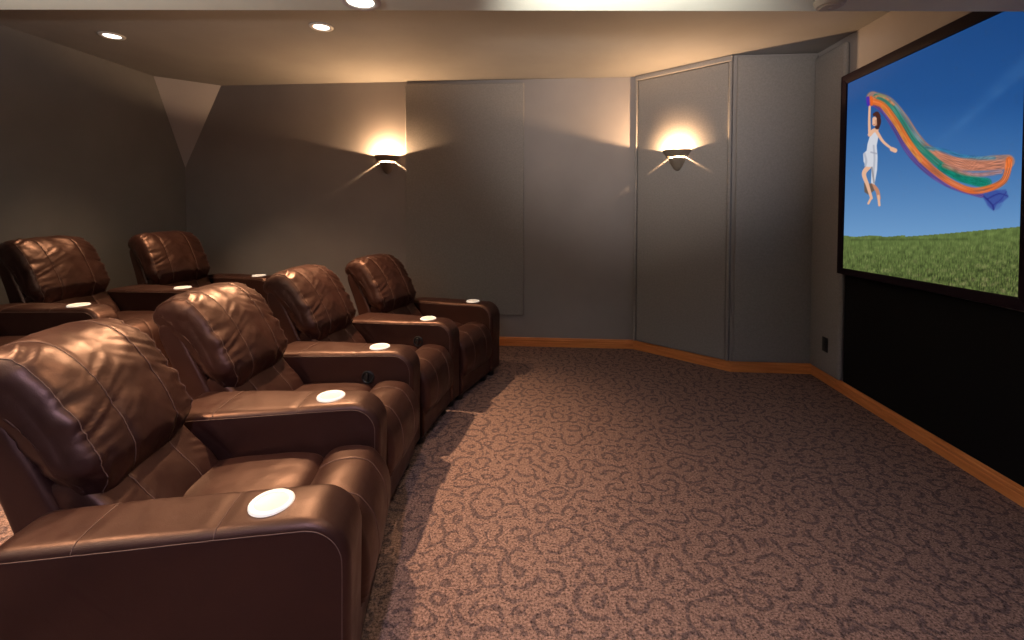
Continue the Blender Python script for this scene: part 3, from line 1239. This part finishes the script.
    stroke([(90, 252), (88, 190), (90, 122)], 13, skin, wend=10)
    stroke([(90, 250), (104, 234), (122, 226)], 18, skin)
    stroke([(122, 236), (152, 282), (196, 318)], 15, skin, wend=10)
    stroke([(192, 316), (206, 322)], 20, skin)
    stroke([(126, 160), (132, 190), (124, 216)], 20, (66, 34, 30))
    stroke([(112, 158), (124, 152), (132, 166)], 16, (74, 38, 32))
    stroke([(112, 178), (112, 200)], 20, skin)
    stroke([(118, 186), (120, 206)], 9, skin2, 0.6)
    stroke([(108, 203), (113, 204)], 4, (170, 80, 76), .8, .4)
    return np.clip(col, 0, 255)


PC = picture(PU, PV)
lin = np.array([[x / 255.0 for x in c] for c in PC])
lin = np.where(lin <= 0.04045, lin / 12.92, ((lin + 0.055) / 1.055) ** 2.4)
V = PT - np.array(screen.location)
F = []
for i in range(NU - 1):
    for j in range(NV - 1):
        k = i * NV + j
        F.append((k, k + NV, k + NV + 1, k + 1))
pic = mesh_obj('picture', V, F, None, screen, smooth=False)
ca = pic.data.color_attributes.new('picture', 'FLOAT_COLOR', 'POINT')
buf = np.ones((len(V), 4), np.float32)
buf[:, :3] = lin
ca.data.foreach_set('color', buf.ravel())
m, nt, bs_ = new_mat('lit_screen_picture')
at_ = nt.nodes.new('ShaderNodeAttribute')
at_.attribute_name = 'picture'
bs_.inputs['Base Color'].default_value = (0.01, 0.01, 0.01, 1)
bs_.inputs['Roughness'].default_value = 0.7
bs_.inputs['Specular IOR Level'].default_value = 0.1
nt.links.new(at_.outputs['Color'], bs_.inputs['Emission Color'])
bs_.inputs['Emission Strength'].default_value = 1.0
pic.data.materials.append(m)


def bar(name, q, o0, o1):
    """frame member from four (s,z) corners, between offsets o0 and o1 off the wall"""
    V = [loc_s(scr(s, z, o)) for o in (o0, o1) for s, z in q]
    F = [(0, 1, 2, 3), (7, 6, 5, 4), (0, 4, 5, 1), (1, 5, 6, 2), (2, 6, 7, 3), (3, 7, 4, 0)]
    o = mesh_obj(name, V, F, M['frame'], screen)
    bevel(o, 0.004, 2)
    return o


OTL, OBL, OBR, OTR = (0.437, 2.418), (0.432, 0.930), (1.862, 0.945), (1.858, 2.460)
bar('frame_rail', [OTL, QTL, QTR, OTR], 0.0, 0.072)
bar('frame_rail', [OBL, QBL, QBR, OBR], 0.0, 0.072)
bar('frame_stile', [OTL, QTL, QBL, OBL], 0.0, 0.072)
bar('frame_stile', [OTR, QTR, QBR, OBR], 0.0, 0.072)
bar('backing', [QTL, QTR, QBR, QBL], 0.0, 0.055)
tag(screen, 'large framed projection screen showing a leaping woman with a rainbow scarf', 'screen')

# ------------------------------------------------------------------ fill lamps added out of view
downlight(0.05, 0.75, SZ, 'added fill downlight in the low ceiling, out of view above the near carpet', 42, (1.0, 0.74, 0.52))  # added fill for the near carpet
downlight(-0.35, -0.45, SZ, 'added cool fill downlight in the low ceiling, out of view behind the camera', 100, (0.72, 0.68, 1.0), 150, 0.5)  # added cool fill for the chair sides facing the camera

downlight(-1.95, 1.45, SZ, 'added downlight in the low ceiling, out of view behind the front row', 190, WARM, 100)  # added to light the headrest tops from behind

# spotlight added out of view under the low ceiling to brighten the upper far walls
sp = empty('added_spotlight', (0.15, 0.95, SZ))
V, F = lathe([(0.0, -0.02), (0.045, -0.02), (0.05, -0.014), (0.05, -0.0005), (0.0, -0.0005)], 28)
mesh_obj('mount', V, F, M['foot'], sp, angle=40)
V, F = lathe([(0.0, -0.28), (0.008, -0.28), (0.008, -0.018), (0.0, -0.018)], 14)
mesh_obj('stem', V, F, M['foot'], sp, angle=40)
aim = Vector((1.2, 4.4, 2.92)) - Vector((0.15, 0.95, SZ - 0.32))
q = aim.to_track_quat('-Z', 'Y')
V, F = lathe([(0.0, 0.06), (0.03, 0.055), (0.036, 0.03), (0.042, -0.06), (0.039, -0.06), (0.033, 0.02), (0.0, 0.025)], 28)
hd = mesh_obj('lamp_head', V, F, M['foot'], sp, angle=40)
hd.location = (0, 0, -0.32)
hd.rotation_mode = 'QUATERNION'
hd.rotation_quaternion = q
l = bpy.data.lights.new('lamp', 'SPOT')
l.energy = 235
l.color = (1.0, 0.90, 0.81)
l.spot_size = math.radians(70)
l.spot_blend = 1.0
l.shadow_soft_size = 0.03
o = bpy.data.objects.new('lamp', l)
C.objects.link(o)
o.parent = sp
o.location = Vector((0, 0, -0.32)) + aim.normalized() * 0.065
o.rotation_mode = 'QUATERNION'
o.rotation_quaternion = q
tag(sp, 'small black spotlight added out of view to brighten the far walls', 'spotlight')

# uplighter added out of view, left of the front row, to brighten the low ceiling
fl_ = empty('added_floor_lamp', (-1.95, 0.45, 0))
V, F = lathe([(0.0, 0.0), (0.14, 0.0), (0.145, 0.012), (0.13, 0.022), (0.03, 0.032), (0.0, 0.034)], 36)
mesh_obj('base', V, F, M['foot'], fl_, angle=40)
V, F = lathe([(0.0, 0.02), (0.013, 0.02), (0.013, 1.64), (0.0, 1.64)], 20)
mesh_obj('pole', V, F, M['foot'], fl_, angle=40)
V, F = lathe([(0.0, 1.62), (0.04, 1.625), (0.10, 1.66), (0.16, 1.73), (0.165, 1.735), (0.158, 1.735), (0.098, 1.668), (0.04, 1.634), (0.0, 1.63)], 40)
mesh_obj('lamp_bowl', V, F, M['foot'], fl_, angle=40)
point_light('lamp', (0, 0, 1.69), 90, (1.0, 0.95, 0.90), 0.03, fl_)
tag(fl_, 'black uplighter floor lamp added out of view left of the front row', 'floor lamp')

# ------------------------------------------------------------------ world
w = bpy.data.worlds.new('world')
w.use_nodes = True
w.node_tree.nodes['Background'].inputs['Color'].default_value = (0.02, 0.02, 0.022, 1)
scene.world = w
scene.cycles.use_denoising = True
